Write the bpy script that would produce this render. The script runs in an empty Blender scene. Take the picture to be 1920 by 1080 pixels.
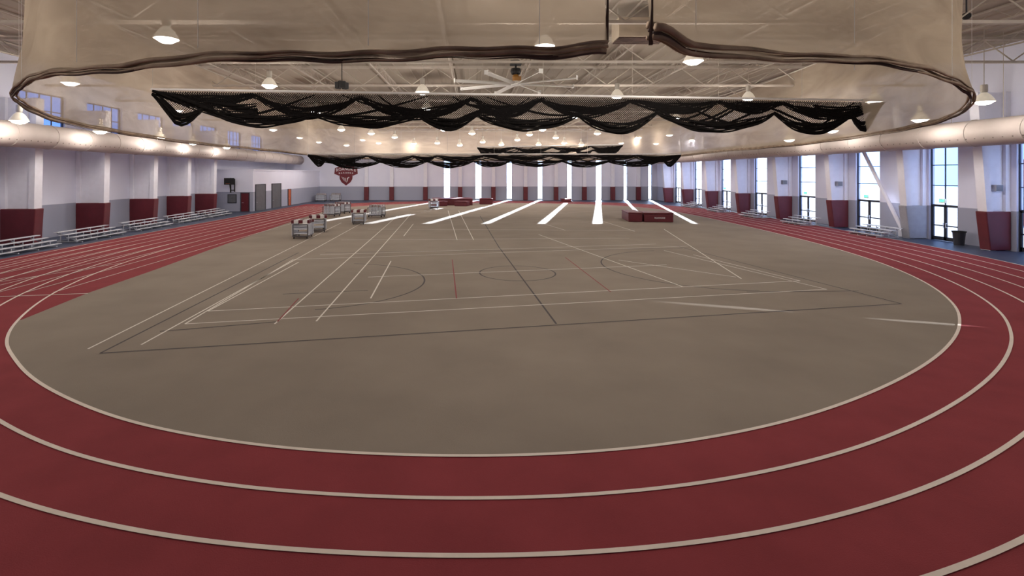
import bpy, math, random
from mathutils import Vector, Matrix
random.seed(4)
C = bpy.context.scene.collection
H = 4.6          # eye height, m
F = 940.0        # focal length in px of a 1920 px wide frame
X0, Y0 = 890.0, 326.0
def G(px, py):
    """survey of a point on the floor plane -> metres"""
    return ((px-X0)*H/(py-Y0), F*H/(py-Y0))

# ------------------------------------------------------------------ materials
def srgb(r, g, b):
    return tuple(((c/255)/12.92 if c/255 <= .04045 else ((c/255+.055)/1.055)**2.4) for c in (r, g, b))+(1,)
def mat(name, col, rough=.6, metal=0., var=.12, scale=3., bump=0., bscale=40., spec=.5, glow=0):
    m = bpy.data.materials.new(name); m.use_nodes = True
    nt = m.node_tree; n = nt.nodes; b = n['Principled BSDF']
    b.inputs['Roughness'].default_value = rough
    b.inputs['Metallic'].default_value = metal
    b.inputs['Specular IOR Level'].default_value = spec
    if glow:
        b.inputs['Emission Color'].default_value = (1, .88, .7, 1); b.inputs['Emission Strength'].default_value = glow
    tc = n.new('ShaderNodeTexCoord'); no = n.new('ShaderNodeTexNoise')
    no.inputs['Scale'].default_value = scale; no.inputs['Detail'].default_value = 8
    nt.links.new(tc.outputs['Object'], no.inputs['Vector'])
    rp = n.new('ShaderNodeMapRange'); rp.inputs[1].default_value = .3; rp.inputs[2].default_value = .7
    nt.links.new(no.outputs['Fac'], rp.inputs[0])
    mx = n.new('ShaderNodeMix'); mx.data_type = 'RGBA'
    mx.inputs[6].default_value = tuple(c*(1-var) for c in col[:3])+(1,)
    mx.inputs[7].default_value = tuple(min(1, c*(1+var)) for c in col[:3])+(1,)
    nt.links.new(rp.outputs[0], mx.inputs[0]); nt.links.new(mx.outputs[2], b.inputs['Base Color'])
    if bump > 0:
        n2 = n.new('ShaderNodeTexNoise'); n2.inputs['Scale'].default_value = bscale
        nt.links.new(tc.outputs['Object'], n2.inputs['Vector'])
        bp = n.new('ShaderNodeBump'); bp.inputs['Strength'].default_value = bump
        bp.inputs['Distance'].default_value = .02
        nt.links.new(n2.outputs['Fac'], bp.inputs['Height']); nt.links.new(bp.outputs['Normal'], b.inputs['Normal'])
    return m
def emis(name, col, s):
    m = bpy.data.materials.new(name); m.use_nodes = True; nt = m.node_tree
    nt.nodes.remove(nt.nodes['Principled BSDF'])
    e = nt.nodes.new('ShaderNodeEmission'); e.inputs[0].default_value = col; e.inputs[1].default_value = s
    nt.links.new(e.outputs[0], nt.nodes['Material Output'].inputs[0]); return m

M_infield = mat('infield_rubber', srgb(142, 132, 122), .95, var=.08, scale=.45, bump=.25, bscale=60, spec=.04)
M_track = mat('track_rubber', srgb(138, 60, 66), .88, var=.09, scale=.9, bump=.3, bscale=60, spec=.1)
M_border = mat('dark_floor', srgb(60, 68, 90), .45, var=.1, spec=.4)
M_white_line = mat('white_paint', srgb(226, 214, 204), .7, var=.05, spec=.2)
M_thin_line = mat('thin_white_paint', srgb(220, 214, 206), .7, var=.05, spec=.2)
M_dark_line = mat('dark_paint', srgb(52, 42, 42), .7, var=.05)
M_red_line = mat('red_paint', srgb(126, 36, 38), .7, var=.05)
M_white = mat('white_steel', srgb(224, 222, 222), .5, var=.05)
M_column = mat('column_white', srgb(228, 229, 242), .6, var=.03)  # slight blue tint stands in for sky light on the columns
M_ceil = mat('ceiling_deck', srgb(160, 150, 139), .85, var=.05, scale=.3, spec=.1)
M_truss = mat('truss_paint', srgb(180, 171, 161), .7, var=.06, spec=.15)
M_pad = mat('maroon_pad', srgb(94, 25, 37), .5, var=.12, scale=2)
M_greypad = mat('grey_pad', srgb(150, 152, 164), .5, var=.08)
M_duct = mat('duct_fabric', srgb(182, 172, 168), .55, var=.06, scale=1, bump=.15, bscale=3, spec=.25)
M_ductdark = mat('duct_nozzle', srgb(104, 96, 90), .6)
M_alu = mat('aluminium', srgb(204, 208, 218), .4, metal=.15, var=.06)
M_frame = mat('dark_bronze_frame', srgb(44, 46, 56), .4, var=.1)
M_black = mat('black_rubber', srgb(22, 22, 24), .7, var=.2)
M_bundle = mat('black_net_bundle', srgb(22, 20, 20), .9, var=.4, scale=6, bump=.8, bscale=12, spec=.1)
M_hem = mat('curtain_hem', srgb(148, 129, 112), .85, var=.35, scale=2.0, bump=.8, bscale=5, spec=.1)
M_hemdark = mat('curtain_edge', srgb(80, 66, 62), .85, var=.4, scale=1.2, spec=.1)
M_yellow = mat('yellow_motor', srgb(150, 104, 40), .5)
M_blade = mat('fan_blade', srgb(240, 240, 238), .35, var=.03)
M_greydoor = mat('grey_door', srgb(96, 98, 104), .45, var=.1)
M_orange = mat('orange_door', srgb(176, 92, 58), .5)
M_lens = emis('lamp_glow', (1.0, .94, .83, 1), 18)
M_exit = emis('exit_green', (.1, 1, .55, 1), 2.5)
M_lampmetal = mat('lamp_housing', srgb(200, 196, 188), .35, metal=.4)
M_reflect = mat('lamp_acrylic_reflector', srgb(205, 196, 184), .3, glow=.35)
M_brick = mat('brick', srgb(150, 78, 66), .8)
M_out = mat('pavement', srgb(140, 144, 150), .9)
M_maroon_logo = mat('logo_maroon', srgb(104, 16, 34), .5, var=.05)
M_logo_white = mat('logo_white', srgb(205, 198, 202), .5, var=.03)
M_vent = mat('vent_grille', srgb(176, 162, 144), .6, var=.06)
M_cart = mat('cart_grey_steel', srgb(84, 80, 84), .5, var=.1)

nt = M_brick.node_tree; br = nt.nodes.new('ShaderNodeTexBrick'); br.inputs['Scale'].default_value = 2
br.inputs['Color1'].default_value = srgb(150, 78, 66); br.inputs['Color2'].default_value = srgb(120, 60, 54)
br.inputs['Mortar'].default_value = srgb(180, 170, 160)
nt.links.new(br.outputs['Color'], nt.nodes['Principled BSDF'].inputs['Base Color'])

def wall_mat():
    m = bpy.data.materials.new('wall_two_tone'); m.use_nodes = True; nt = m.node_tree; n = nt.nodes
    b = n['Principled BSDF']; b.inputs['Roughness'].default_value = .6; b.inputs['Specular IOR Level'].default_value = .3
    g = n.new('ShaderNodeNewGeometry'); s = n.new('ShaderNodeSeparateXYZ')
    nt.links.new(g.outputs['Position'], s.inputs[0])
    lt = n.new('ShaderNodeMath'); lt.operation = 'LESS_THAN'; lt.inputs[1].default_value = 2.38
    nt.links.new(s.outputs['Z'], lt.inputs[0])
    no = n.new('ShaderNodeTexNoise'); no.inputs['Scale'].default_value = .5
    nt.links.new(g.outputs['Position'], no.inputs['Vector'])
    a = n.new('ShaderNodeMix'); a.data_type = 'RGBA'
    a.inputs[6].default_value = srgb(216, 219, 240); a.inputs[7].default_value = srgb(228, 231, 248)  # lavender tint puts blue daylight into the wall colour
    nt.links.new(no.outputs['Fac'], a.inputs[0])
    c = n.new('ShaderNodeMix'); c.data_type = 'RGBA'; c.inputs[7].default_value = srgb(160, 164, 184)
    nt.links.new(lt.outputs[0], c.inputs[0]); nt.links.new(a.outputs[2], c.inputs[6])
    nt.links.new(c.outputs[2], b.inputs['Base Color']); return m
M_wall = wall_mat()

def glass_mat(name, col, fac):
    m = bpy.data.materials.new(name); m.use_nodes = True; nt = m.node_tree; n = nt.nodes
    n.remove(n['Principled BSDF'])
    t = n.new('ShaderNodeBsdfTransparent'); t.inputs[0].default_value = col
    g = n.new('ShaderNodeBsdfGlossy'); g.inputs['Roughness'].default_value = .05
    mx = n.new('ShaderNodeMixShader'); mx.inputs[0].default_value = fac
    nt.links.new(t.outputs[0], mx.inputs[1]); nt.links.new(g.outputs[0], mx.inputs[2])
    nt.links.new(mx.outputs[0], n['Material Output'].inputs[0]); return m
M_glass = glass_mat('window_glass', (.93, .96, 1, 1), .06)
M_glassblue = glass_mat('tinted_clerestory_glass', (.42, .46, .6, 1), .05)

def curtain_mat():
    m = bpy.data.materials.new('beige_mesh_curtain'); m.use_nodes = True; nt = m.node_tree; n = nt.nodes
    n.remove(n['Principled BSDF'])
    tc = n.new('ShaderNodeTexCoord'); mp = n.new('ShaderNodeMapping'); mp.inputs['Scale'].default_value = (.22, .22, .9)
    no = n.new('ShaderNodeTexNoise'); no.inputs['Scale'].default_value = 1.0; no.inputs['Detail'].default_value = 4
    no.inputs['Distortion'].default_value = 1.2
    nt.links.new(tc.outputs['Object'], mp.inputs[0]); nt.links.new(mp.outputs[0], no.inputs['Vector'])
    cr = n.new('ShaderNodeValToRGB'); cr.color_ramp.elements[0].position = .3; cr.color_ramp.elements[1].position = .72
    cr.color_ramp.elements[0].color = srgb(168, 152, 134); cr.color_ramp.elements[1].color = srgb(198, 182, 161)
    nt.links.new(no.outputs['Fac'], cr.inputs[0])
    d = n.new('ShaderNodeBsdfDiffuse'); t = n.new('ShaderNodeBsdfTranslucent'); tr = n.new('ShaderNodeBsdfTransparent')
    nt.links.new(cr.outputs[0], d.inputs[0]); nt.links.new(cr.outputs[0], t.inputs[0])
    bp = n.new('ShaderNodeBump'); bp.inputs['Strength'].default_value = .3; bp.inputs['Distance'].default_value = .5
    nt.links.new(no.outputs['Fac'], bp.inputs['Height']); nt.links.new(bp.outputs[0], d.inputs['Normal'])
    m1 = n.new('ShaderNodeMixShader'); m1.inputs[0].default_value = .42
    nt.links.new(d.outputs[0], m1.inputs[1]); nt.links.new(t.outputs[0], m1.inputs[2])
    m2 = n.new('ShaderNodeMixShader'); m2.inputs[0].default_value = .34
    nt.links.new(m1.outputs[0], m2.inputs[1]); nt.links.new(tr.outputs[0], m2.inputs[2])
    nt.links.new(m2.outputs[0], n['Material Output'].inputs[0]); return m
M_curtain = curtain_mat()

def blacknet_mat():
    m = bpy.data.materials.new('black_netting'); m.use_nodes = True; nt = m.node_tree; n = nt.nodes
    n.remove(n['Principled BSDF'])
    g = n.new('ShaderNodeNewGeometry'); s = n.new('ShaderNodeSeparateXYZ')
    nt.links.new(g.outputs['Position'], s.inputs[0])
    outs = []
    for op in ('ADD', 'SUBTRACT'):
        a = n.new('ShaderNodeMath'); a.operation = op
        nt.links.new(s.outputs['X'], a.inputs[0]); nt.links.new(s.outputs['Z'], a.inputs[1])
        b = n.new('ShaderNodeMath'); b.operation = 'MULTIPLY'; b.inputs[1].default_value = 9
        nt.links.new(a.outputs[0], b.inputs[0])
        c = n.new('ShaderNodeMath'); c.operation = 'FRACT'; nt.links.new(b.outputs[0], c.inputs[0])
        d = n.new('ShaderNodeMath'); d.operation = 'LESS_THAN'; d.inputs[1].default_value = .30
        nt.links.new(c.outputs[0], d.inputs[0]); outs.append(d)
    mxm = n.new('ShaderNodeMath'); mxm.operation = 'MAXIMUM'
    nt.links.new(outs[0].outputs[0], mxm.inputs[0]); nt.links.new(outs[1].outputs[0], mxm.inputs[1])
    df = n.new('ShaderNodeBsdfDiffuse'); df.inputs[0].default_value = srgb(30, 28, 28)
    tr = n.new('ShaderNodeBsdfTransparent'); mx = n.new('ShaderNodeMixShader')
    nt.links.new(mxm.outputs[0], mx.inputs[0]); nt.links.new(tr.outputs[0], mx.inputs[1]); nt.links.new(df.outputs[0], mx.inputs[2])
    nt.links.new(mx.outputs[0], n['Material Output'].inputs[0]); return m
M_blacknet = blacknet_mat()

# ------------------------------------------------------------------ mesh builder
class MB:
    def __init__(s): s.v = []; s.f = []; s.m = []
    def add(s, vs, fs, mi=0):
        o = len(s.v); s.v += [tuple(v) for v in vs]
        for f in fs: s.f.append(tuple(i+o for i in f)); s.m.append(mi)
    def box(s, a, b, mi=0):
        x0, y0, z0 = a; x1, y1, z1 = b
        s.add([(x0,y0,z0),(x1,y0,z0),(x1,y1,z0),(x0,y1,z0),(x0,y0,z1),(x1,y0,z1),(x1,y1,z1),(x0,y1,z1)],
              [(0,3,2,1),(4,5,6,7),(0,1,5,4),(1,2,6,5),(2,3,7,6),(3,0,4,7)], mi)
    def tube(s, p0, p1, r, n=8, mi=0, r1=None):
        s.poly([p0, p1], [r, r if r1 is None else r1], n, mi)
    def poly(s, pts, rs, n=8, mi=0):
        pts = [Vector(p) for p in pts]
        if not isinstance(rs, (list, tuple)): rs = [rs]*len(pts)
        vs = []
        for i, p in enumerate(pts):
            d = (pts[min(i+1, len(pts)-1)]-pts[max(i-1, 0)])
            if d.length < 1e-9: d = Vector((0, 0, 1))
            d.normalize()
            up = Vector((0, 0, 1)) if abs(d.z) < .95 else Vector((1, 0, 0))
            a = d.cross(up).normalized(); b = a.cross(d)
            for k in range(n):
                t = 2*math.pi*k/n
                vs.append(p+(a*math.cos(t)+b*math.sin(t))*rs[i])
        fs = []
        for i in range(len(pts)-1):
            for k in range(n):
                k2 = (k+1) % n
                fs.append((i*n+k, (i+1)*n+k, (i+1)*n+k2, i*n+k2))
        fs.append(tuple(range(n))); fs.append(tuple(reversed([(len(pts)-1)*n+k for k in range(n)])))
        s.add(vs, fs, mi)
    def lathe(s, prof, n=16, c=(0, 0, 0), mi=0):
        vs = []
        for r, z in prof:
            for k in range(n):
                t = 2*math.pi*k/n; vs.append((c[0]+r*math.cos(t), c[1]+r*math.sin(t), c[2]+z))
        fs = []
        for i in range(len(prof)-1):
            for k in range(n):
                k2 = (k+1) % n; fs.append((i*n+k, i*n+k2, (i+1)*n+k2, (i+1)*n+k))
        s.add(vs, fs, mi)
    def ribbon(s, pts, w, z, closed=False, mi=0):
        P = [Vector((p[0], p[1])) for p in pts]; N = len(P); vs = []
        for i in range(N):
            a = P[(i-1) % N] if (closed or i > 0) else P[i]; b = P[(i+1) % N] if (closed or i < N-1) else P[i]
            d = (b-a).normalized(); q = Vector((-d.y, d.x))*w/2
            vs += [(P[i].x+q.x, P[i].y+q.y, z), (P[i].x-q.x, P[i].y-q.y, z)]
        fs = []
        for i in range(N if closed else N-1):
            j = (i+1) % N; fs.append((2*i, 2*i+1, 2*j+1, 2*j))
        s.add(vs, fs, mi)
    def obj(s, name, mats, parent=None, smooth=False, loc=(0, 0, 0), bevel=0, **kw):
        me = bpy.data.meshes.new(name); me.from_pydata(s.v, [], s.f)
        if not isinstance(mats, (list, tuple)): mats = [mats]
        for m in mats: me.materials.append(m)
        me.polygons.foreach_set('material_index', s.m)
        if smooth: me.polygons.foreach_set('use_smooth', [True]*len(s.f))
        me.update()
        o = bpy.data.objects.new(name, me); C.objects.link(o); o.location = loc
        if parent: o.parent = parent
        if bevel:
            b = o.modifiers.new('bevel', 'BEVEL'); b.width = bevel; b.segments = 2; b.limit_method = 'ANGLE'
        for k, v in kw.items(): o[k] = v
        return o
def thing(name, label, cat, loc=(0, 0, 0), group=None, rz=0):
    e = bpy.data.objects.new(name, None); C.objects.link(e); e.location = loc; e.rotation_euler = (0, 0, rz)
    e.empty_display_size = .2
    e['label'] = label; e['category'] = cat
    if group: e['group'] = group
    return e
def kids(root): return [o for o in list(bpy.data.objects) if o.parent == root]
def cp(root, loc, rz=None, label=None):
    r = root.copy(); C.objects.link(r); r.location = loc
    if rz is not None: r.rotation_euler = (0, 0, rz)
    if label: r['label'] = label
    for ch in kids(root):
        c = ch.copy(); C.objects.link(c); c.parent = r
    return r
def repeat(o, locs):
    """same part again at other places on its thing"""
    for l in locs:
        c = o.copy(); C.objects.link(c); c.location = l
def text_mesh(name, s, size, matl, parent=None, loc=(0, 0, 0), rot=(math.pi/2, 0, 0), ext=.01, sx=1.0):
    cu = bpy.data.curves.new(name, 'FONT'); cu.body = s; cu.size = size; cu.extrude = ext
    cu.align_x = 'CENTER'; cu.align_y = 'CENTER'; cu.offset = size*.03
    t = bpy.data.objects.new(name+'_tmp', cu); C.objects.link(t); bpy.context.view_layer.update()
    me = bpy.data.meshes.new_from_object(t); bpy.data.objects.remove(t)
    me.materials.clear(); me.materials.append(matl)
    o = bpy.data.objects.new(name, me); C.objects.link(o); o.location = loc; o.rotation_euler = rot; o.scale = (sx, 1, 1)
    if parent: o.parent = parent
    return o
def structure(o): o['kind'] = 'structure'; return o

XL, XR, YF, YN, ZT = -31.4, 32.0, 88.0, -7.0, 12.4
XE = -34.0
TH = .05; PV = Vector((XL, 52.0, 0))     # the left wall runs at a slight angle to the right one
def skew(o):
    o.location = PV+Matrix.Rotation(TH, 3, 'Z')@(Vector(o.location)-PV); o.rotation_euler[2] += TH; return o
def wall_left_x(y): return XL-(y-52)*math.tan(TH)

# ------------------------------------------------------------------ floor
mb = MB(); mb.box((XE-.4, YN-.4, -.3), (XR+.4, YF+.4, 0)); floor = structure(mb.obj('floor', M_border))
ctrl = [(-19,62),(-19,50),(-19,40),(-18.8,31),(-17.9,24.6),(-16.3,19.4),(-14.4,15.8),(-12.9,13.8),(-11.6,12.6),(-9.8,11.15),
        (-7.5,9.8),(-5.6,9.0),(-3.5,8.45),(-1.66,8.22),(.09,8.16),(1.85,8.27),(3.76,8.63),(6.1,9.42),(8.65,10.7),
        (11.2,12.3),(13.4,14.0),(15.1,15.6),(17.0,17.8),(19.3,21.6),(21.4,27.2),(22.9,34.9),(23.9,45),(24.4,55),(24.2,63),(22.6,69.5),(18.5,74.8),
        (12,78),(3,79),(-7,78),(-13.6,74.6),(-17.6,69)]
def catmull(P, k=14):
    out = []; N = len(P)
    for i in range(N):
        p0, p1, p2, p3 = [Vector(P[(i+j) % N]) for j in (-1, 0, 1, 2)]
        for s in range(k):
            t = s/k
            out.append(.5*((2*p1)+(-p0+p2)*t+(2*p0-5*p1+4*p2-p3)*t*t+(-p0+3*p1-3*p2+p3)*t**3))
    return out
def smooth(P, it):
    for _ in range(it):
        N = len(P); P = [(P[i-1]+P[i]*2+P[(i+1) % N])/4 for i in range(N)]
    return P
oval = smooth(catmull(ctrl), 40)
def offset(P, d):
    N = len(P); out = []
    for i in range(N):
        t = (P[(i+1) % N]-P[i-1]).normalized(); out.append(P[i]+Vector((t.y, -t.x))*d)
    return out
SGN = -1 if abs(offset(oval, 1)[14*14].y) > abs(oval[14*14].y) else 1
def off(d): return offset(oval, d*SGN)
LW = 1.07
a_, b_ = off(0), off(LW*6+.1); N = len(oval)
mb = MB(); mb.add([(p.x, p.y, .004) for p in a_]+[(p.x, p.y, .004) for p in b_], [(i, (i+1) % N, N+(i+1) % N, N+i) for i in range(N)])
mb.add([(-25.5, 15, .003), (-15, 15, .003), (-15, 76, .003), (-25.5, 76, .003)], [(0, 1, 2, 3)])
mb.obj('track_surface', M_track, floor, label='maroon rubber running track')
mb = MB(); mb.add([(p.x, p.y, .008) for p in a_], [tuple(range(N))])
mb.obj('infield_surface', M_infield, floor, label='grey-brown rubber infield')
sp = [(-14.25,15.75),(-14.9,19.3),(-15.3,24),(-16.1,31),(-17.1,42),(-17.8,51),(-18.4,62)]
so = [(-14.4,15.8),(-16.3,19.4),(-17.9,24.6),(-18.8,31),(-19.1,42),(-19.1,51),(-19,62)]
mb = MB(); mb.add([(x, y, .011) for x, y in sp]+[(x-.03, y, .011) for x, y in so], [(i, i+1, 8+i, 7+i) for i in range(6)])
mb.obj('sprint_strip', M_track, floor, label='maroon sprint lane strip beside the infield')
mb = MB()
for k in range(7): mb.ribbon(off(k*LW), .075, .014+.0005*k, True)
mb.obj('lane_lines', M_white_line, floor)
mb = MB()
for k in range(8):
    x = -16.9-k*1.07
    mb.ribbon([(x+.6, 19.4), (x+.2, 31), (x-.0, 45), (x-.1, 70)], .05, .019)
mb.ribbon([G(0, 557), G(165, 551)], .06, .019)
mb.ribbon([G(0, 529), G(228, 494)], .05, .019)
mb.obj('sprint_lines', M_thin_line, floor)

def L(mb, a, b, w=.055, z=.013):
    mb.ribbon([G(*a), G(*b)], w, z)
mb = MB()
for a, b in [((165,655),(640,418)),((265,647),(690,412)),((347,608),(1550,543)),((347,608),(550,487)),((1550,543),(1245,470)),
             ((390,584),(1500,527)),((390,584),(560,492)),((515,608),(745,405)),((593,603),(770,402)),((695,560),(733,490)),
             ((550,487),(1290,462)),((600,478),(1230,458)),((840,395),(857,450)),((860,395),(888,450)),((757,443),(775,420)),
             ((1245,430),(1390,523)),((1010,440),(1280,538)),((1160,488),(1380,520)),((1020,420),(1060,432)),((690,430),(1190,432)),
             ((1500,527),(1300,478)),((640,450),(1180,447)),((690,520),(1250,497)),((1130,415),(1190,434))]:
    L(mb, a, b)
mb.obj('court_lines_white', M_thin_line, floor)
mb = MB()
for a, b in [((188,663),(1690,570)),((188,663),(560,474)),((1690,570),(1270,462)),((935,463),(1043,608)),((300,622),(520,604)),
             ((530,552),(690,545)),((1400,548),(1610,546)),((610,474),(1280,466)),((900,405),(935,463))]:
    L(mb, a, b, .065, .0125)
def arc(mb, c, r, a0, a1, w=.07, z=.0125, n=48):
    mb.ribbon([(c[0]+r*math.cos(math.radians(a0+(a1-a0)*i/n)), c[1]+r*math.sin(math.radians(a0+(a1-a0)*i/n))) for i in range(n+1)], w, z)
arc(mb, G(970, 512), 1.75, 0, 360)
arc(mb, G(600, 530), 4.4, -75, 85)
arc(mb, G(1330, 500), 5.2, 100, 265)
mb.obj('court_lines_dark', M_dark_line, floor)
mb = MB()
for a, b in [((848,487),(856,560)),((1060,483),(1145,548)),((520,604),(560,560))]: L(mb, a, b, .05, .0135)
mb.obj('court_lines_red', M_red_line, floor)

# ------------------------------------------------------------------ walls
rwins = [(27.5,29.6),(33.2,35.3),(39.6,42.1),(47.1,49.6),(54.9,57.4),(62.7,65.2),(70.7,73.1),(77.9,80.2)]
WT = 6.6
mb = MB(); y = YN
for a, b in rwins:
    mb.box((XR, y, 0), (XR+.4, a, ZT)); mb.box((XR, a, WT), (XR+.4, b, ZT)); y = b
mb.box((XR, y, 0), (XR+.4, YF, ZT)); structure(mb.obj('wall_right', M_wall))
LC = [32.4, 38.9, 45.4, 51.3, 57.0]         # left columns
clers = [(21.5, 25.8), (27.1, 31.4)]+[(c+.9, c+5.2) for c in LC+[64.2, 72.0]]
mb = MB(); y = YN
for a, b in clers:
    mb.box((XL-.4, y, 0), (XL, a, ZT)); mb.box((XL-.4, a, 0), (XL, b, 7.9)); mb.box((XL-.4, a, 10.3), (XL, b, ZT)); y = b
mb.box((XL-.4, y, 0), (XL, YF, ZT)); skew(structure(mb.obj('wall_left', M_wall)))
fw = [(px-X0)*YF/F for px in (838, 897, 955, 1013, 1068, 1123, 1173, 1219)]
FWH = [.55, .55, .48, .42, .42, .5, .3, .3]
mb = MB(); x = XE-.4
for c, hw in zip(fw, FWH):
    mb.box((x, YF, 0), (c-hw, YF+.4, ZT)); mb.box((c-hw, YF, 7.0), (c+hw, YF+.4, ZT)); x = c+hw
mb.box((x, YF, 0), (XR+.4, YF+.4, ZT)); structure(mb.obj('wall_far', M_wall))
mb = MB(); mb.box((wall_left_x(YN)-.4, YN-.4, 0), (XR+.4, YN, ZT)); structure(mb.obj('wall_near', M_wall))
mb = MB(); x = XE-.4; prof = []
while x < XR+.4:
    prof += [(x, ZT), (x+.55, ZT), (x+.6, ZT+.06), (x+.95, ZT+.06)]; x += 1.0
for i in range(len(prof)-1):
    (xa, za), (xb, zb) = prof[i], prof[i+1]
    mb.add([(xa, YN-.4, za), (xb, YN-.4, zb), (xb, YF+.4, zb), (xa, YF+.4, za)], [(0, 3, 2, 1)])
mb.box((XE-.4, YN-.4, ZT+.14), (XR+1, YF+.4, ZT+.4))
structure(mb.obj('ceiling', M_ceil))

wn = [0]; dn = [0]
def window_x(xw, ya, yb, z0, z1, mull_z, mull_y=1, door=False, glass=None):
    wn[0] += 1; mb = MB(); t = .06; d0, d1 = xw+.12, xw+.22
    mb.box((d0, ya, z0), (d1, ya+t, z1)); mb.box((d0, yb-t, z0), (d1, yb, z1)); mb.box((d0, ya, z1-t), (d1, yb, z1))
    if not door: mb.box((d0, ya, z0), (d1, yb, z0+t))
    for z in mull_z: mb.box((d0, ya, z-t/2), (d1, yb, z+t/2))
    for i in range(1, mull_y+1):
        y = ya+(yb-ya)*i/(mull_y+1); mb.box((d0+.02, y-.03, mull_z[0] if door else z0), (d1-.02, y+.03, z1))
    o = structure(mb.obj('window_%d' % wn[0], M_frame))
    g = MB(); zz = mull_z[0] if door else z0
    g.add([((d0+d1)/2, ya, zz), ((d0+d1)/2, yb, zz), ((d0+d1)/2, yb, z1), ((d0+d1)/2, ya, z1)], [(0, 1, 2, 3)])
    g.obj('window_glass', glass or M_glass, o)
    return o
def glass_door_x(xw, ya, yb, h):
    dn[0] += 1; mb = MB(); d0, d1 = xw+.14, xw+.22; ym = (ya+yb)/2; g = MB(); hs = []
    for a, b, s in ((ya+.07, ym, -1), (ym, yb-.07, 1)):
        mb.box((d0, a, .02), (d1, a+.1, h)); mb.box((d0, b-.1, .02), (d1, b, h)); mb.box((d0, a, .02), (d1, b, .28)); mb.box((d0, a, h-.1), (d1, b, h))
        mb.box((d0, a, 1.0), (d1, b, 1.08))
        g.add([(xw+.18, a, .28), (xw+.18, b, .28), (xw+.18, b, h), (xw+.18, a, h)], [(0, 1, 2, 3)])
        hd = MB(); yy = ym+s*.1; hd.tube((d0-.05, yy, .9), (d0-.05, yy, 1.25), .02); hd.tube((d0-.05, yy, .95), (d0+.02, yy, .95), .015); hd.tube((d0-.05, yy, 1.2), (d0+.02, yy, 1.2), .015)
        hs.append(hd)
    o = structure(mb.obj('door_%d' % dn[0], M_frame)); g.obj('door_glass', M_glass, o)
    for hd in hs: hd.obj('handle', M_alu, o)
    return o
for i, (a, b) in enumerate(rwins):
    window_x(XR, a, b, 0, WT, [2.45, 3.8, 5.2], 1 if i < 2 else 0, True); glass_door_x(XR, a, b, 2.42)
for a, b in clers:
    skew(window_x(XL-.4, a, b, 7.9, 10.3, [9.1], 3, glass=M_glassblue))
for c, hw in zip(fw, FWH):
    wn[0] += 1; mb = MB(); a, b = c-hw, c+hw
    mb.box((a, YF+.14, .02), (a+.04, YF+.26, 7)); mb.box((b-.04, YF+.14, .02), (b, YF+.26, 7)); mb.box((a, YF+.14, .02), (b, YF+.26, .2))
    for z in (2.4, 4.6, 6.94): mb.box((a, YF+.14, z), (b, YF+.26, z+.06))
    o = structure(mb.obj('window_%d' % wn[0], M_frame)); g = MB()
    g.add([(a, YF+.2, .1), (b, YF+.2, .1), (b, YF+.2, 7), (a, YF+.2, 7)], [(0, 1, 2, 3)]); g.obj('window_glass', M_glass, o)

# ------------------------------------------------------------------ columns
def column(side, y, xin, xwall, pad, lean, w=.62):
    s = side
    col = thing('column', 'white steel column with a %s wall pad around its base' % ('maroon' if pad else 'grey'), 'column', (xin, y, 0), 'columns along the side walls')
    d = abs(xwall-xin); hw = w/2; top = 9.5
    def pr(mb, xa, xb, h):
        vs = []
        for z, l in ((0.02, 0), (top, lean)):
            for xx, yy in ((xa, -h), (xa, h), (xb, h), (xb, -h)):
                xv = xx-(l if xx < d-.4 else 0); vs.append((s*xv, yy, z))
        mb.add(vs, [(0,1,2,3),(4,7,6,5),(0,4,5,1),(1,5,6,2),(2,6,7,3),(3,7,4,0)])
    mb = MB(); pr(mb, .06, .42, hw); pr(mb, .42, d-.3, hw*.35); pr(mb, d-.3, d-.005, hw)
    mb.obj('column_shaft', M_column, col)
    mb = MB(); ph = 2.35; l2 = lean*ph/top+.05; e = .05
    vs = []
    for z, xx in ((0.03, 0.04), (ph, -l2)):
        vs += [(s*xx, -hw-e, z), (s*xx, hw+e, z), (s*(d-.02), hw+e, z), (s*(d-.02), -hw-e, z)]
    mb.add(vs, [(0,1,2,3),(4,7,6,5),(0,4,5,1),(1,5,6,2),(2,6,7,3),(3,7,4,0)]); mb.obj('wall_pad', M_pad if pad else M_greypad, col, bevel=.05)
    return col
for y in LC: skew(column(-1, y, -29.3, XL, True, .2))
for y in (30.2, 35.75, 43.2, 50.8, 58.4, 66.1, 73.6, 81.0):
    column(1, y, 30.7, XR, y != 35.75, .75, .56)
for px in (688, 735, 798, 863, 925, 985, 1042, 1095, 1148, 1196):
    x = (px-X0)*YF/F
    p = thing('pilaster', 'shallow white wall pilaster with a maroon padded base', 'column', (x, YF, 0), 'pilasters on the end wall')
    mb = MB(); mb.box((-.3, -.5, 0.02), (.3, -.005, 10)); mb.obj('pilaster_shaft', M_column, p)
    mb = MB(); mb.box((-.38, -.6, .03), (.38, -.01, 2.35)); mb.obj('wall_pad', M_pad, p, bevel=.04)

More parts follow.
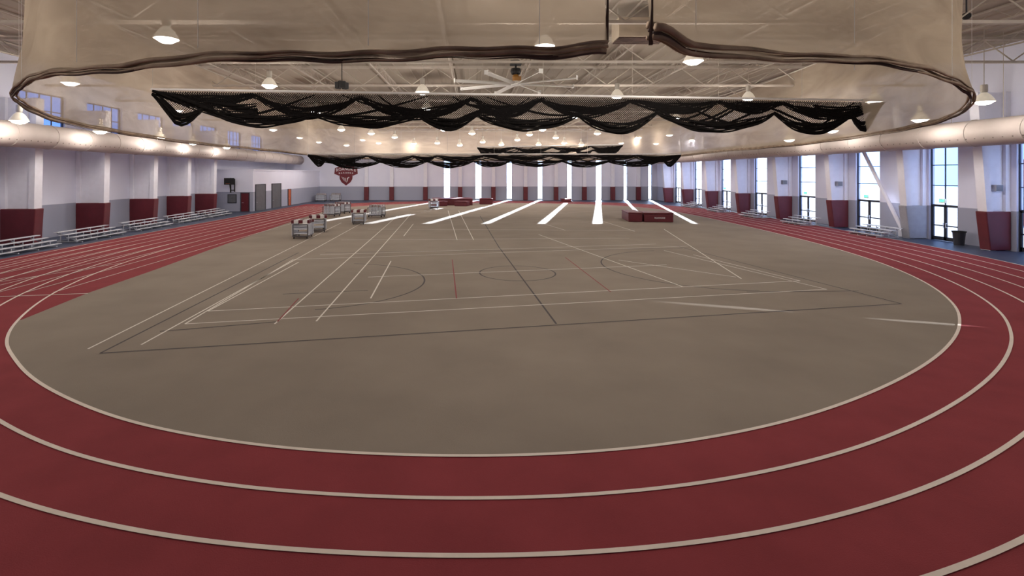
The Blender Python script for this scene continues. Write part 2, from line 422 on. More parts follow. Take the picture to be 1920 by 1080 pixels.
# service block in the corner
mb = MB(); bx, by, bh = -27.2, 61.5, 5.0
mb.box((wall_left_x(by)+.02, by, 0), (bx, YF, bh)); mb.box((wall_left_x(by)+.02, by, bh), (bx+.08, YF, bh+.15)); structure(mb.obj('wall_service_block', M_wall))
def flat_door_x(x, ya, yb, h, m, ribs=False):
    dn[0] += 1; mb = MB(); mb.box((x+.002, ya, .01), (x+.06, yb, h))
    if ribs:
        z = .2
        while z < h-.1: mb.box((x+.06, ya+.05, z), (x+.08, yb-.05, z+.12)); z += .22
    o = structure(mb.obj('door_%d' % dn[0], m))
    mb = MB(); mb.box((x+.003, ya-.1, .01), (x+.1, ya, h+.1)); mb.box((x+.003, yb, .01), (x+.1, yb+.1, h+.1)); mb.box((x+.003, ya-.1, h), (x+.1, yb+.1, h+.1)); mb.obj('door_frame', M_frame, o)
    mb = MB(); mb.tube((x+.06, ya+.15, 1.05), (x+.14, ya+.15, 1.05), .02); mb.tube((x+.14, ya+.15, 1.05), (x+.14, ya+.3, 1.05), .018); mb.obj('handle', M_alu, o)
flat_door_x(bx, 62.2, 65.0, 3.2, M_greydoor, True)
flat_door_x(bx, 67.2, 70.2, 3.2, M_greydoor, True)
flat_door_x(bx, 73.0, 74.0, 2.3, M_orange)
dn[0] += 1; mb = MB(); mb.box((-28.6, by-.06, .01), (-27.7, by-.002, 2.2)); o = structure(mb.obj('door_%d' % dn[0], M_pad))
mb = MB(); mb.box((-28.7, by-.08, .01), (-28.6, by-.003, 2.3)); mb.box((-27.7, by-.08, .01), (-27.6, by-.003, 2.3)); mb.box((-28.7, by-.08, 2.2), (-27.6, by-.003, 2.3)); mb.obj('door_frame', M_frame, o)
mb = MB(); mb.tube((-28.5, by-.12, 1.05), (-28.3, by-.12, 1.05), .02); mb.obj('handle', M_alu, o)
wn[0] += 1; mb = MB(); mb.box((-30.3, by-.05, 1.0), (-29.2, by-.002, 2.1)); o = structure(mb.obj('window_%d' % wn[0], M_frame))
mb = MB(); mb.box((-30.2, by-.07, 1.1), (-29.3, by-.051, 2.0)); mb.obj('window_glass', M_greydoor, o)

br_ = MB(); br_.tube((31.4, 36.75, .4), (31.4, 40.6, 6.6), .13, 12); br_.box((31.2, 36.55, 0.01), (31.6, 36.95, .5))
o = br_.obj('diagonal_brace', M_column); o['label'] = 'white round steel diagonal brace beside a glazed bay'; o['category'] = 'brace'
def speaker(x, y, z):
    s = thing('wall_speaker', 'small grey wall-mounted speaker box with a slotted grille', 'speaker', (x, y, z), 'speaker boxes on the columns')
    mb = MB(); mb.box((-.22, -.14, -.2), (.22, .14, .2)); mb.obj('cabinet', M_greypad, s, bevel=.02)
    mb = MB()
    for i in range(6): mb.box((-.18, -.16, -.16+i*.055), (.18, -.141, -.13+i*.055))
    mb.obj('grille', M_greydoor, s)
for y, x in ((30.2, 31.2), (43.2, 31.2), (50.8, 31.2)): speaker(x, y-.27, 3.75)
def exit_sign(y):
    s = thing('exit_sign', 'lit exit sign with green lettering above a glass door', 'sign', (XR-.02, y, 2.75), 'exit signs over the doors')
    mb = MB(); mb.box((-.06, -.22, -.13), (0, .22, .13)); mb.obj('sign_case', M_white, s)
    text_mesh('sign_lettering', 'EXIT', .2, M_exit, s, (-.065, 0, 0), (math.pi/2, 0, -math.pi/2), .004)
for y in (34.25, 40.9, 48.4, 64): exit_sign(y)

# emblem on the far wall
ex = (649-X0)*YF/F; ez = 4.0
em = thing('wall_emblem', 'maroon shield emblem with arched college lettering on the white wall', 'emblem', (ex, YF-.02, ez))
def plate(pts, y0, y1, m, nm, par):
    mb = MB(); n = len(pts)
    mb.add([(x, y0, z) for x, z in pts]+[(x, y1, z) for x, z in pts], [tuple(range(n)), tuple(range(2*n-1, n-1, -1))]+[(i, n+i, n+(i+1) % n, (i+1) % n) for i in range(n)])
    return mb.obj(nm, m, par)
sh = [(-1.15,.3),(0,.48),(1.15,.3),(1.1,-.3),(.8,-.85),(0,-1.45),(-.8,-.85),(-1.1,-.3)]
plate(sh, -.05, 0, M_maroon_logo, 'shield', em)
for k in range(3):
    plate([(-.8+.28*k,.1-.08*k),(-.66+.28*k,.06-.08*k),(-.34+.22*k,-.62-.16*k),(-.42+.22*k,-.55-.16*k)], -.06, -.051, M_logo_white, 'shield_feather', em)
plate([(.14,-.14),(.5,.08),(.6,-.04),(.36,-.22),(.26,-.7),(.14,-.9)], -.06, -.051, M_logo_white, 'shield_feather', em)
band = [(-2.05,.62),(-1.95,1.62)]+[(-1.95+3.9*i/12, 1.62+.42*math.sin(math.pi*i/12)) for i in range(1, 12)]+[(1.95,1.62),(2.05,.62),(1.3,.3),(0,.42),(-1.3,.3)]
plate(band, -.05, 0, M_maroon_logo, 'name_band', em)
for i, chh in enumerate('ROANOKE'):
    t = (i-3)/3.0
    text_mesh('letter', chh, .7, M_logo_white, em, (t*1.58, -.06, 1.46-.2*t*t), (math.pi/2, t*.16, 0), .008, .9)
for i, chh in enumerate('MAROONS'):
    t = (i-3)/3.0
    text_mesh('letter', chh, .36, M_logo_white, em, (t*1.15, -.06, .78-.07*t*t), (math.pi/2, t*.1, 0), .008, .95)

# ------------------------------------------------------------------ ducts
def duct(x, y0, y1, z, r, sgn):
    d = thing('air_duct', 'long round white air duct hung along the wall with nozzle holes', 'duct', (x, y0, z), 'round ducts along the side walls')
    Ld = y1-y0; mb = MB(); mb.poly([(0, Ld*i/20, 0) for i in range(21)], r, 24); mb.obj('duct_tube', M_duct, d, smooth=True)
    n = int(Ld/3)+1
    mb = MB(); mb.poly([(0, -.04, 0), (0, .04, 0)], r+.025, 24); o = mb.obj('duct_band', M_duct, d); repeat(o, [(0, 3*i, 0) for i in range(1, n)])
    mb = MB(); y = .4
    while y < Ld:
        a = math.radians(-28); cx, cz = -sgn*(r)*math.cos(a), r*math.sin(a)
        nv = Vector((-sgn*math.cos(a), 0, math.sin(a)))
        mb.poly([Vector((cx, y, cz))-nv*.02, Vector((cx, y, cz))+nv*.012], .035, 8)
        y += .5
    mb.obj('duct_nozzles', M_ductdark, d, kind='stuff')
    mb = MB(); mb.tube((0, 0, r), (0, 0, ZT-z), .012, 5); o = mb.obj('hanger_rod', M_truss, d, loc=(0, 1.5, 0)); repeat(o, [(0, 1.5+3*i, 0) for i in range(1, n-1)])
    return d
duct(29.0, 8, 84, 6.95, .76, 1)
skew(duct(-28.4, 8, 86, 6.95, .76, -1))

# ------------------------------------------------------------------ roof steel
tys = [-1.5, 6, 13.4, 20.8, 28.2, 35.75, 43.2, 50.8, 58.4, 66.1, 73.6, 81]
zb, zt = -1.45, -.12; n = 18; Lx = XR-XL; st = Lx/n
T = thing('roof_truss', 'white open-web steel roof truss spanning the hall', 'truss', (0, tys[0], ZT), 'roof trusses')
mb = MB(); mb.box((0, -.11, zb-.12), (Lx, .11, zb)); mb.obj('bottom_chord', M_truss, T)
mb = MB(); mb.box((0, -.1, zt-.15), (Lx, .1, zt)); mb.obj('top_chord', M_truss, T)
mb = MB(); zig = []
for i in range(n): zig += [(i*st, 0, zt-.1), (i*st+st/2, 0, zb)]
zig.append((Lx, 0, zt-.1)); mb.poly(zig, .04, 6)
mb.obj('web', M_truss, T)
for i, y in enumerate(tys):
    xl = wall_left_x(y)+.05; o = T if i == 0 else cp(T, (xl, y, ZT))
    o.location = (xl, y, ZT); o.scale = ((XR-xl)/Lx, 1, 1)
J = thing('roof_joist', 'slender white bar joist under the roof deck', 'joist', (-27.6, YN, ZT), 'bar joists under the roof deck')
Ly = YF-YN; mb = MB(); mb.box((-.05, 0, -.72), (.05, Ly, -.65)); mb.obj('bottom_chord', M_truss, J)
mb = MB(); mb.box((-.05, 0, -.1), (.05, Ly, -.03)); mb.obj('top_chord', M_truss, J)
mb = MB(); y = 0; zig = []
while y < Ly-1.8: zig += [(0, y, -.08), (0, y+.9, -.68)]; y += 1.8
mb.poly(zig, .02, 5)
mb.obj('web', M_truss, J)
for i in range(1, 12): cp(J, (-27.6+i*5.2, YN, ZT))

v = thing('ceiling_air_unit', 'beige boxed air unit with louvred underside below the roof', 'air unit', (7.75, 23.6, 10.9))
mb = MB(); mb.box((-1.15, -.6, 0), (1.15, .6, .9)); mb.obj('unit_case', M_vent, v, bevel=.03)
mb = MB()
for i in range(6): mb.box((-1.1, -.56+i*.2, -.06), (1.1, -.46+i*.2, -.003))
mb.obj('louvres', M_hemdark, v)
mb = MB(); mb.tube((-1, 0, .9), (-1, 0, 1.5), .02); mb.tube((1, 0, .9), (1, 0, 1.5), .02); mb.obj('hanger_rods', M_truss, v)

# ------------------------------------------------------------------ high bay lamps
lp = thing('high_bay_lamp', 'glowing high-bay lamp with a wide white reflector hung from the roof', 'lamp', (0, 0, 0), 'high-bay lamps')
mb = MB(); mb.lathe([(.0, .86), (.13, .86), (.15, .82), (.15, .5), (.11, .44), (.0, .44)], 14); mb.obj('ballast_housing', M_lampmetal, lp)
mb = MB(); mb.lathe([(.1, .46), (.15, .42), (.27, .3), (.39, .1), (.44, .0), (.45, -.03), (.42, -.03), (.37, .09), (.25, .27), (.1, .40)], 24); mb.obj('reflector', M_reflect, lp, smooth=True)
mb = MB(); mb.lathe([(.0, -.2), (.2, -.17), (.33, -.09), (.41, .01), (.36, .07), (.0, .08)], 20); mb.obj('lens', M_lens, lp, smooth=True)
lamp_parts = kids(lp)
def lamp_data(e):
    pl = bpy.data.lights.new('lamp_light', 'POINT'); pl.energy = e; pl.color = (1.0, .905, .81); pl.shadow_soft_size = .3; return pl
PL, PLS, PLF = lamp_data(545), lamp_data(170), lamp_data(410)
lamps = []
def LP(px, py, x):
    y = x*F/(px-X0); return (x, y, H+(Y0-py)*y/F, PLS)
def LZ(px, py, h, d):
    h = min(h, 75.5*(Y0-py)/F)
    y = h*F/(Y0-py)
    if abs(y-55) < 1.2: y = 56.5
    return ((px-X0)*y/F, y, H+h, d)
for px, py in ((505,160),(792,172),(1157,180),(1403,184),(132,155),(1300,114),(312,72),(592,210),(1078,218),(1268,222),(333,207),(800,203),(1470,240)):
    lamps.append(LZ(px, py, 5.2, PL))
lamps += [LP(36, 226, -25.2), LP(1845, 190, 26.5), LP(1640, 190, 23.2), LP(188, 246, -25.6), LP(1725, 224, 26.8), LP(300, 258, -26.2), LP(1560, 245, 26.8),
          LP(362, 268, -26.6), LP(425, 276, -26.6), LP(1480, 262, 26.6)]
for px, py in ((512,243),(562,258),(598,266),(650,272),(640,240),(696,250),(740,257),(820,268),(776,269),(832,240),(885,250),(905,266),(970,262),
               (993,252),(1017,240),(1042,258),(1058,268),(1120,250),(1197,258),(1255,253),(1298,262),(1325,266),(1165,268),(940,271),(862,272),(710,268),
               (1090,271),(1230,269),(680,262),(1010,271)):
    lamps.append(LZ(px, py, 5.0, PLF))
lamps += [(-12, 5.5, 9.9, PL), (1.5, 11, 9.9, PL), (13, 7, 9.9, PL), (20.5, 15, 9.9, PL), (-20, 14, 9.9, PL), (3, 21.5, 10.1, PL)]  # lamps over the near end, mostly out of frame, added to light its floor
for i, p in enumerate(lamps):
    if i == 0: l = lp
    else:
        l = lp.copy(); C.objects.link(l)
        for chd in lamp_parts:
            c = chd.copy(); C.objects.link(c); c.parent = l
    l.location = p[:3]
    mb = MB(); mb.tube((0, 0, .86), (0, 0, ZT-p[2]), .015, 5); mb.obj('hanging_cord', M_truss, l)
    o = bpy.data.objects.new('lamp_light', p[3]); C.objects.link(o); o.parent = l; o.location = (0, 0, -.5)

# ------------------------------------------------------------------ big beige curtain around the oval
cur = thing('raised_track_curtain', 'beige mesh divider curtain gathered up around the oval track', 'curtain', (0, 0, 6.7))
def sst(a, b, v): t = max(0, min(1, (v-a)/(b-a))); return t*t*(3-2*t)
O1 = off(1.0); O0 = oval
P = []
for i in range(N):
    q = O0[i]; P.append(q+(O1[i]-q)*(-.15+.42*sst(6, 14, q.x)*(1-sst(20, 40, q.y))))
def bottom(p, k):
    base = .05*math.sin(k*.05)+.03*math.sin(k*.17+1)+.015*math.sin(k*.61)
    if p.y < 30:
        near = 1-sst(14, 28, p.y)
        if p.x <= 2.7: base += near*(-.1+.14*sst(1.0, 2.2, p.x)+.15*(1-sst(-11, -6, p.x)))
        else: base += near*(.3-.28*sst(3.1, 3.8, p.x)+.2*sst(4.5, 9, p.x))
    return base
gapA, gapB = 2.2, 3.08
idx0 = min(range(N), key=lambda i: abs(P[i].x-gapB)+(0 if P[i].y < 20 else 99))
idx1 = min(range(N), key=lambda i: abs(P[i].x-gapA)+(0 if P[i].y < 20 else 99))
step = 1 if P[(idx0+3) % N].x > P[idx0].x else -1
seq = []; i = idx0
while i != idx1: seq.append(i); i = (i+step) % N
seq.append(idx1)
rows = [0, .04, .1, .18, .28, .42, .58, .8, 1]
mb = MB(); vs = []; fs = []; R = len(rows); ZC = 5.2
for k, i in enumerate(seq):
    p = P[i]; nx = (O1[i]-O0[i]); zb_ = bottom(p, k)
    for r in rows:
        w = (.06*math.sin(k*.23+r*5)+.03*math.sin(k*.51-r*9))*(1-r) + .25*math.sin(r*math.pi)*(-1)
        vs.append((p.x+nx.x*w, p.y+nx.y*w, zb_+(ZC-zb_)*r))
for k in range(len(seq)-1):
    for r in range(R-1):
        fs.append((k*R+r, (k+1)*R+r, (k+1)*R+r+1, k*R+r+1))
mb.add(vs, fs); mb.obj('curtain_mesh', M_curtain, cur, smooth=True)
def strand(mb, s, amp, r0, zo, rv=.3):
    pts = []; rs = []
    for k, i in enumerate(seq):
        p = P[i]; nx = (O1[i]-O0[i]); a = s*1.7+k*.03+.5*math.sin(k*.09+s)
        d0, d1 = k, len(seq)-1-k
        endf = 1+1.1*math.exp(-d0/5.)+.3*math.exp(-d1/4.)
        am = amp*(1+1.0*math.exp(-d0/9.))
        pts.append((p.x+nx.x*am*math.cos(a), p.y+nx.y*am*math.cos(a), bottom(p, k)+am*.9*math.sin(a)+zo)); rs.append(r0*endf*(1+rv*math.sin(k*.19+s*2)))
    mb.poly(pts, rs, 6)
mb = MB()
for s in range(5): strand(mb, s, .08, .028, .04)
mb.obj('gathered_hem', M_hem, cur, smooth=True)
mb = MB(); strand(mb, 4, .03, .018, -.05, .6); strand(mb, 1, .06, .013, -.02, .6)
for e in (seq[0], seq[-1]):
    p = P[e]; mb.poly([(p.x+.03*math.sin(t), p.y, .12+t*.63) for t in range(9)], [.04, .02, .015, .012, .012, .012, .012, .012, .012], 8)
mb.obj('dark_edge', M_hemdark, cur, smooth=True)
tr_o = None
for k in range(6, len(seq), 23):
    p = P[seq[k]]
    if tr_o is None:
        mb = MB(); mb.tube((0, 0, 0), (0, 0, ZC+.35), .006, 4); tr_o = mb.obj('lift_cable', M_white, cur, loc=(p.x, p.y, 0.05))
    else: repeat(tr_o, [(p.x, p.y, .05)])
mb = MB(); mb.poly([(P[i].x, P[i].y, ZC) for i in seq], .05, 6); mb.obj('curtain_track', M_truss, cur)

# ------------------------------------------------------------------ black divider nets
def black_net(A, B, z, nsc, up, peak, dip, label, seed=0):
    rnd = random.Random(seed)
    A = Vector(A); B = Vector(B); D = B-A; Ln = D.length; u = D.normalized(); nr = Vector((-u.y, u.x))
    net = thing('divider_net', label, 'net', (A.x, A.y, z), 'raised black divider nets')
    def pt(t, dz, dn=0): q = u*Ln*t+nr*dn; return (q.x, q.y, dz)
    mb = MB(); mb.tube(pt(0, .05, -.1), pt(1, .05, -.1), .06, 8); mb.obj('batten', M_white, net)
    mb = MB(); mb.tube((0, 0, 0), (0, 0, ZT-.3-z), .01, 4); o = mb.obj('suspension_cable', M_truss, net)
    repeat(o, [pt(i/nsc, 0) for i in range(1, nsc+1)])
    ku = [0]+[(i+rnd.uniform(-.28, .28))/nsc for i in range(1, nsc)]+[1]
    kl = [0]+[(i+.5+rnd.uniform(-.28, .28))/nsc for i in range(0, nsc)]+[1]
    ju = [rnd.uniform(.5, 1.3) for _ in ku]; jl = [rnd.uniform(.7, 1.15) for _ in kl]; pk = [rnd.uniform(.75, 1.35) for _ in kl]
    def loc_(kn, t):
        for i in range(len(kn)-1):
            if t <= kn[i+1] or i == len(kn)-2: return i, (t-kn[i])/(kn[i+1]-kn[i])
    def up_c(t):
        i, f = loc_(ku, t); return -.1-up*ju[i]*math.sin(math.pi*f)**.85
    def lo_c(t):
        i, f = loc_(kl, t)
        pe = peak*(pk[i]*(1-f)+pk[i+1]*f)
        e = min(1, t/.03, (1-t)/.03)
        return -(pe+(dip-pe)*jl[i]*math.sin(math.pi*f)**.8)*(.2+.8*max(0, e))
    S = 18*nsc
    mb = MB()
    for fn, o2, nr_ in ((lo_c, 0, 5), (up_c, .35, 3)):
        vs = []; fs = []
        for j in range(S+1):
            t = j/S
            for r in range(nr_): vs.append(pt(t, -.02+(fn(t)+.02)*r/(nr_-1), o2*r/(nr_-1)+.12*math.sin(j*.7+r)*(r/(nr_-1))))
        for j in range(S):
            for r in range(nr_-1): fs.append((j*nr_+r, (j+1)*nr_+r, (j+1)*nr_+r+1, j*nr_+r+1))
        mb.add(vs, fs)
    mb.obj('netting', M_blacknet, net)
    mb = MB()
    for fn, kn, o_, base in ((up_c, ku, .35, .055), (lo_c, kl, 0, .055)):
        for s in range(7):
            pts = []; rs = []
            for j in range(S+1):
                t = j/S; v = fn(t); i, f = loc_(kn, t); spread = math.sin(math.pi*f)
                pts.append(pt(t, v+(s-2.5)*(.02+.065*spread)+.025*math.sin(j*.9+s*2), o_+.06*math.cos(s*2+j*.3))); rs.append(base*(.55+.6*spread)+.015*math.sin(j*.5+s))
            mb.poly(pts, rs, 6)
    for i in range(int(nsc*2.5)):
        t0 = rnd.uniform(0, .9); ln = rnd.uniform(.06, .16); t1 = min(1, t0+ln); sg = rnd.choice((0, 1))
        pts = []
        for q in range(13):
            f = q/12; g = f if sg else 1-f; t = t0+(t1-t0)*f
            pts.append(pt(t, -.05+(lo_c(t)*.95+.05)*g**.9-.12*math.sin(math.pi*f), .15))
        mb.poly(pts, [.02+.045*math.sin(math.pi*q/12) for q in range(13)], 6)
    for s in range(7):
        pts = []; rs = []
        for q in range(15):
            f = q/14; pts.append(pt(.002+f*.125, -.05-(dip*.8)*math.sin(f*math.pi*.62)**1.2*(1-.09*s)+.03*math.sin(q+s), .1*math.cos(s*1.7+q*.5))); rs.append(.055+.03*math.sin(q*.8+s))
        mb.poly(pts, rs, 6)
    for s in range(5):
        mb.poly([pt(1-.1*q/10, -.04-(dip*.6)*math.sin(math.pi*q/13)*(1-.18*s), .08*s) for q in range(11)], .06, 6)
    mb.obj('gathered_folds', M_bundle, net, smooth=True)
black_net((-15.5, 24.1), (22.6, 27.8), 8.6, 8, .7, .8, 1.6, 'black mesh divider net draped in scallops from a white batten', 11)
black_net((-18.3, 55), (22.6, 55), 6.72, 8, .55, .6, 1.25, 'black mesh divider net bunched along a horizontal batten', 2)
black_net((.4, 72), (19.5, 66), 8.4, 4, .5, .5, 1.2, 'short black net section hanging in loose folds', 5)

# ------------------------------------------------------------------ ceiling fan
def fan(x, y, z, r, nb=8):
    f = thing('ceiling_fan', 'huge industrial ceiling fan with long white blades and yellow motor', 'fan', (x, y, z))
    mb = MB(); mb.lathe([(0, -.1), (.28, -.08), (.32, 0), (.32, .1), (.2, .2), (0, .2)], 20); mb.obj('hub', M_blade, f)
    mb = MB(); mb.lathe([(0, .2), (.2, .2), (.22, .45), (.16, .6), (0, .6)], 16); mb.box((.08, -.1, .25), (.34, .1, .5)); mb.obj('motor', M_yellow, f)
    mb = MB(); mb.tube((0, 0, .6), (0, 0, ZT-z-.6), .07, 10); mb.box((-.35, -.35, ZT-z-.85), (.35, .35, ZT-z-.6)); mb.lathe([(.28, .65), (.34, .8), (.3, 1.0), (.1, 1.05)], 14); mb.obj('downrod', M_black, f)
    for k in range(nb):
        mb = MB(); w = .11
        mb.add([(.25,-w,-.05),(r,-w,-.05),(r,w,.06),(.25,w,.06),(.25,-w,-.01),(r,-w,-.01),(r,w,.10),(.25,w,.10)],
               [(0,3,2,1),(4,5,6,7),(0,1,5,4),(1,2,6,5),(2,3,7,6),(3,0,4,7)])
        mb.box((r, -.12, -.07), (r+.04, .12, .18))
        o = mb.obj('fan_blade', M_blade, f); o.rotation_euler = (0, 0, 2*math.pi*(k+.35)/nb)
fan((967-X0)*32/F, 32, H+(Y0-158)*32/F, 4.0)
s = thing('speaker_cluster', 'dark hanging loudspeaker cluster under the roof trusses', 'speaker', ((641-X0)*33/F, 33, H+(Y0-160)*33/F))
for k in range(3):
    mb = MB(); mb.box((-.2, -.42, -.22), (.2, -.12, .22)); o = mb.obj('speaker_box', M_black, s, bevel=.04); o.rotation_euler = (0, 0, k*2.09+.4)
mb = MB(); mb.tube((0, 0, -.2), (0, 0, ZT-s.location.z-.3), .03, 8); mb.lathe([(0, .22), (.25, .22), (.25, .27), (0, .27)], 12); mb.obj('hanging_pole', M_black, s)

# ------------------------------------------------------------------ bleachers
def make_bleacher(Lb=5.0, rows_=3):
    b = thing('bleacher', 'low three-row aluminium bleacher standing against the wall', 'bleacher', (0, 0, 0), 'aluminium bleachers')
    for r in range(rows_):
        zz = .34+r*.16; xx = r*.5
        mb = MB(); mb.box((xx, -Lb/2, zz), (xx+.29, Lb/2, zz+.05)); mb.obj('seat_plank', M_alu, b, bevel=.01)
        mb = MB(); mb.box((xx-.3, -Lb/2, zz-.2), (xx-.02, Lb/2, zz-.16)); mb.obj('foot_plank', M_alu, b, bevel=.01)
    for k in range(4):
        y = -Lb/2+.4+k*(Lb-.8)/3; mb = MB()
        mb.box((-.3, y-.03, .0), (1.35, y+.03, .06))
        mb.tube((0, y, .05), (1.3, y, .58), .03, 6)
        for r in range(rows_):
            zz = .34+r*.16; xx = r*.5+.12; mb.tube((xx, y, .03), (xx, y, zz), .03, 6)
        mb.tube((.12, y, .3), (1.25, y, .1), .02, 6)
        mb.obj('support_frame', M_alu, b)
    return b
bl = make_bleacher(); bl.location = (-27.6, 35.6, .01); bl.rotation_euler = (0, 0, math.pi)
bls = [bl]+[cp(bl, (-27.6, y, .01), math.pi) for y in (29.2, 42.1, 48.4, 54.2)]
for b_o in bls: skew(b_o)
bs = make_bleacher(3.4); bs.location = (29.2, 37.4, .01)
for y in (45.8, 53.3, 61.0, 68.6): cp(bs, (29.2, y, .01), 0)

# ------------------------------------------------------------------ hurdle carts
def make_cart():
    c = thing('hurdle_cart', 'wheeled steel cart loaded with folded track hurdles', 'cart', (0, 0, 0), 'hurdle carts')
    mb = MB()
    for y in (-.75, .75): mb.box((-.5, y-.04, .14), (.5, y+.04, .24))
    for x in (-.5, .5): mb.box((x-.04, -.78, .14), (x+.04, .78, .24))
    for y in (-.79, .79):
        for x in (-.5, .5): mb.tube((x, y, .2), (x, y, 1.0), .035, 8)
        mb.tube((-.5, y, 1.0), (.5, y, 1.0), .035, 8)
    mb.obj('cart_frame', M_cart, c)
    for x in (-.45, .45):
        for y in (-.7, .7):
            mb = MB(); mb.tube((x-.025, y, .075), (x+.025, y, .075), .075, 14); mb.box((x-.04, y-.02, .075), (x+.04, y+.02, .15)); mb.obj('caster', M_black, c)
    return c
def make_hurdle():
    h = thing('hurdle', 'track hurdle with white crossbar and maroon stripes stacked on a cart', 'hurdle', (0, 0, 0), 'hurdles stacked on carts')
    mb = MB()
    for x in (-.56, .56):
        mb.box((x-.045, -.03, 0), (x+.045, .03, .92)); mb.box((x-.04, -.03, -.0), (x+.04, .12, .06))
    mb.tube((-.56, 0, .1), (.56, 0, .1), .025, 6); mb.box((-.56, -.02, .4), (.56, .02, .5)); mb.tube((-.56, 0, .65), (.56, 0, .65), .02, 6)
    mb.obj('hurdle_frame', M_alu, h)
    mb = MB(); mb.box((-.64, -.05, .84), (.64, -.031, 1.06)); mb.box((-.64, -.055, .84), (-.46, -.051, 1.06), 1); mb.box((.46, -.055, .84), (.64, -.051, 1.06), 1)
    mb.box((-.15, -.055, .84), (.15, -.051, 1.06), 1)
    mb.obj('crossbar', [M_white, M_pad], h)
    return h
carts = [(G(568, 446), .1), (G(596, 434), .35), (G(673, 420), .15), (G(706, 407), 1.4), (G(622, 405), 1.2), (G(642, 400), 1.1), ((-25.6, 83.5), 1.6), ((-23.4, 84.3), 1.6), (G(813, 392), .2)]
cart = make_cart(); hur = make_hurdle(); first = True
for (cx, cy), rz in carts:
    if first: cart.location = (cx, cy, .02); cart.rotation_euler = (0, 0, rz)
    else: cp(cart, (cx, cy, .02), rz)
    for k in range(9):
        ly = -.66+k*.155; q = Vector((random.uniform(-.05, .05) if k else 0, ly, 0)); q.rotate(Matrix.Rotation(rz, 3, 'Z'))
        loc = (cx+q.x, cy+q.y, .265)
        if first and k == 0: hur.location = loc; hur.rotation_euler = (0, 0, rz)
        else: cp(hur, loc, rz)
    first = False

# ------------------------------------------------------------------ landing mats
def mat_block(name, label, x, y, w, d, h, rz=0, text=None, group=None):
    m = thing(name, label, 'landing mat', (x, y, .02), group, rz)
    mb = MB(); mb.box((-w/2, -d/2, 0), (w/2, d/2, h-.14)); mb.obj('foam_base', M_pad, m, bevel=.07)
    mb = MB(); mb.box((-w/2-.02, -d/2-.02, h-.135), (w/2+.02, d/2+.02, h)); mb.obj('top_cover', M_pad, m, bevel=.04)
    if text: text_mesh('mat_lettering', text, .2, M_logo_white, m, (.1, -d/2-.015, .4), (math.pi/2, 0, 0), .004)
    return m
gx, gy = G(1236, 417)
mat_block('high_jump_mat', 'maroon high-jump landing mat with white lettering on the infield', gx+.1, gy+1.2, 2.7, 2.4, .9, -.12, 'ROANOKE')
mat_block('high_jump_mat', 'maroon high-jump landing mat section pushed against another', gx-1.95, gy+2.1, 1.3, 3.8, .9, -.12)
gx, gy = G(848, 383)
mat_block('pole_vault_mat', 'large maroon pole-vault landing mat near the far curve', gx, 75, 6.0, 4, .95, .05)
mat_block('pole_vault_mat', 'smaller maroon front section of the pole-vault landing mat', gx-1.6, 71.7, 1.8, 1.5, .7, .4)
mat_block('pole_vault_mat', 'smaller maroon front section of the pole-vault landing mat', gx+1.6, 71.7, 1.8, 1.5, .7, -.3)
gx, gy = G(911, 382); mat_block('landing_mat', 'small maroon foam landing mat standing alone', gx, 76, 2.0, 1.6, .9)
mat_block('landing_mat', 'small dark maroon foam mat near the windows', 15, 82.6, 1.6, 1.2, .5)

t = thing('trash_can', 'dark grey round trash can beside the glass doors', 'trash can', (31.3, 32.4, .002))
mb = MB(); mb.lathe([(0, 0), (.26, 0), (.33, .85), (.30, .85), (.24, .05), (0, .05)], 20); mb.obj('can_body', M_frame, t)
mb = MB(); mb.lathe([(.33, .82), (.37, .84), (.37, .9), (.31, .9)], 20); mb.obj('rim', M_black, t)

hp = thing('basketball_hoop', 'black folded wall-mounted basketball hoop frame on the white block', 'basketball hoop', (-29.9, 61.41, 3.5))
mb = MB(); mb.tube((0, 0, .3), (.5, -1.3, .3), .06, 8); mb.tube((0, 0, -.9), (.5, -1.3, .2), .06, 8); mb.tube((0, 0, -1.2), (0, 0, .6), .08, 8); mb.tube((.5, 0, -1.1), (.5, 0, .5), .06, 8); mb.tube((0, 0, -.9), (.5, 0, -.9), .05, 8); mb.obj('support_arm', M_black, hp)
mb = MB(); mb.box((-.1, -1.42, -.2), (1.1, -1.36, .6)); mb.obj('backboard', M_black, hp)
mb = MB(); mb.poly([(.45+.22*math.cos(a*.5236), -1.65+.22*math.sin(a*.5236), -.05) for a in range(13)], .015, 6); mb.obj('rim', M_orange, hp)

sc = thing('security_camera', 'small dark dome camera on a short hanging bracket', 'camera', ((1812-X0)*22/F, 22, H+(Y0-30)*22/F))
mb = MB(); mb.lathe([(0, -.16), (.1, -.14), (.16, -.05), (.17, .06), (.1, .12), (0, .12)], 16); mb.obj('camera_dome', M_black, sc, smooth=True)
mb = MB(); mb.tube((0, 0, .1), (0, 0, ZT-sc.location.z), .03, 8); mb.obj('bracket', M_frame, sc)

def spot(y, z, target, power):  # lamp added out of frame to make a thin light streak on the floor
    s = thing('added_streak_lamp', 'added narrow-beam lamp out of frame that throws a streak on the floor', 'spotlight', (31.6, y, z), 'added streak lamps')
    d = (Vector(target)-Vector((31.6, y, z))).normalized()
    mb = MB(); mb.tube(-d*.2, d*.05, .09, 14); mb.tube(d*.05, d*.08, .1, 14); mb.obj('streak_lamp_housing', M_black, s)
    mb = MB(); mb.box((.05, -.05, -.05), (.4, .05, .05)); mb.obj('streak_lamp_bracket', M_frame, s)
    ld = bpy.data.lights.new('streak_light', 'SPOT'); ld.energy = power; ld.spot_size = math.radians(1.0); ld.spot_blend = .8; ld.color = (.9, .95, 1); ld.shadow_soft_size = .01
    o = bpy.data.objects.new('streak_light', ld); C.objects.link(o); o.parent = s; o.location = d*.12; o.rotation_euler = d.to_track_quat('-Z', 'Y').to_euler()
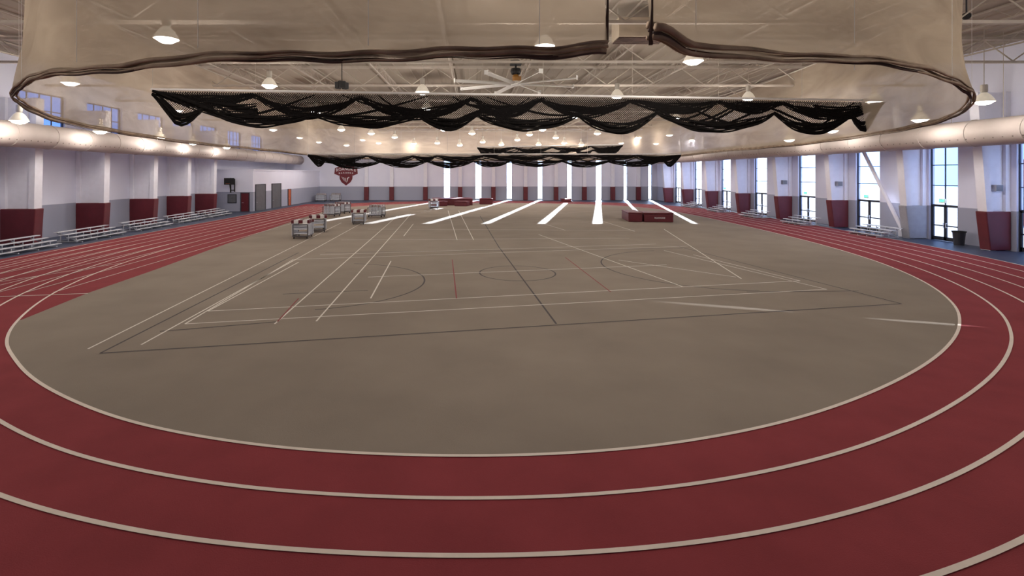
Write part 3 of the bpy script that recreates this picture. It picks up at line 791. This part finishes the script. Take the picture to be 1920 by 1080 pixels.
spot(9.5, 2.0, (8.6, 17.35, 0), 170000)
spot(9.9, 1.7, (13.9, 15.5, 0), 120000)

# ------------------------------------------------------------------ outdoors
mb = MB(); mb.box((-150, -60, -.5), (180, 260, -.32)); o = structure(mb.obj('ground', M_out))
bb = thing('brick_building', 'red brick building seen through the glass doors', 'building', (52, 45, -.32))
mb = MB(); mb.box((0, -18, 0), (8, 8, 6)); mb.box((-.2, -18.2, 6), (8.2, 8.2, 6.3)); mb.obj('brick_walls', M_brick, bb)
for k in range(5):
    mb = MB(); mb.box((-.05, -16+k*4.6, 1.2), (-.01, -14.2+k*4.6, 3.6)); mb.obj('window_pane', M_frame, bb)

# ------------------------------------------------------------------ light : blue sky, brighter and whiter around the low sun
SD = Vector((.25, 1, .165)).normalized()
W = bpy.data.worlds.new('World'); bpy.context.scene.world = W; W.use_nodes = True
wt = W.node_tree; wnn = wt.nodes; bg = wnn['Background']; bg.inputs[1].default_value = 1.0
tc = wnn.new('ShaderNodeTexCoord'); dt = wnn.new('ShaderNodeVectorMath'); dt.operation = 'DOT_PRODUCT'; dt.inputs[1].default_value = SD
nm = wnn.new('ShaderNodeVectorMath'); nm.operation = 'NORMALIZE'
wt.links.new(tc.outputs['Generated'], nm.inputs[0]); wt.links.new(nm.outputs[0], dt.inputs[0])
mxn = wnn.new('ShaderNodeMath'); mxn.operation = 'MAXIMUM'; mxn.inputs[1].default_value = 0; wt.links.new(dt.outputs['Value'], mxn.inputs[0])
pw = wnn.new('ShaderNodeMath'); pw.operation = 'POWER'; pw.inputs[1].default_value = 20; wt.links.new(mxn.outputs[0], pw.inputs[0])
mc = wnn.new('ShaderNodeMix'); mc.data_type = 'RGBA'; mc.clamp_result = False
mc.inputs[6].default_value = (.55, 1.05, 2.3, 1); mc.inputs[7].default_value = (7, 8.5, 11, 1)
wt.links.new(pw.outputs[0], mc.inputs[0]); wt.links.new(mc.outputs[2], bg.inputs[0])
sl = bpy.data.lights.new('sun', 'SUN'); sl.energy = 40; sl.color = (.93, .97, 1); sl.angle = math.radians(.3)
so_ = bpy.data.objects.new('sun', sl); C.objects.link(so_)
so_.rotation_euler = (-SD).to_track_quat('-Z', 'Y').to_euler()

# ------------------------------------------------------------------ camera
cd = bpy.data.cameras.new('camera'); cam = bpy.data.objects.new('camera', cd); C.objects.link(cam)
cam.location = (0, 0, H); cam.rotation_euler = (math.pi/2, 0, 0)
cd.sensor_width = 36; cd.lens = 36*F/1920; cd.shift_x = (960-X0)/1920; cd.shift_y = -(540-Y0)/1920
cd.clip_start = .05; cd.clip_end = 600
bpy.context.scene.camera = cam
bpy.context.scene.view_settings.view_transform = 'Standard'
bpy.context.scene.view_settings.look = 'None'
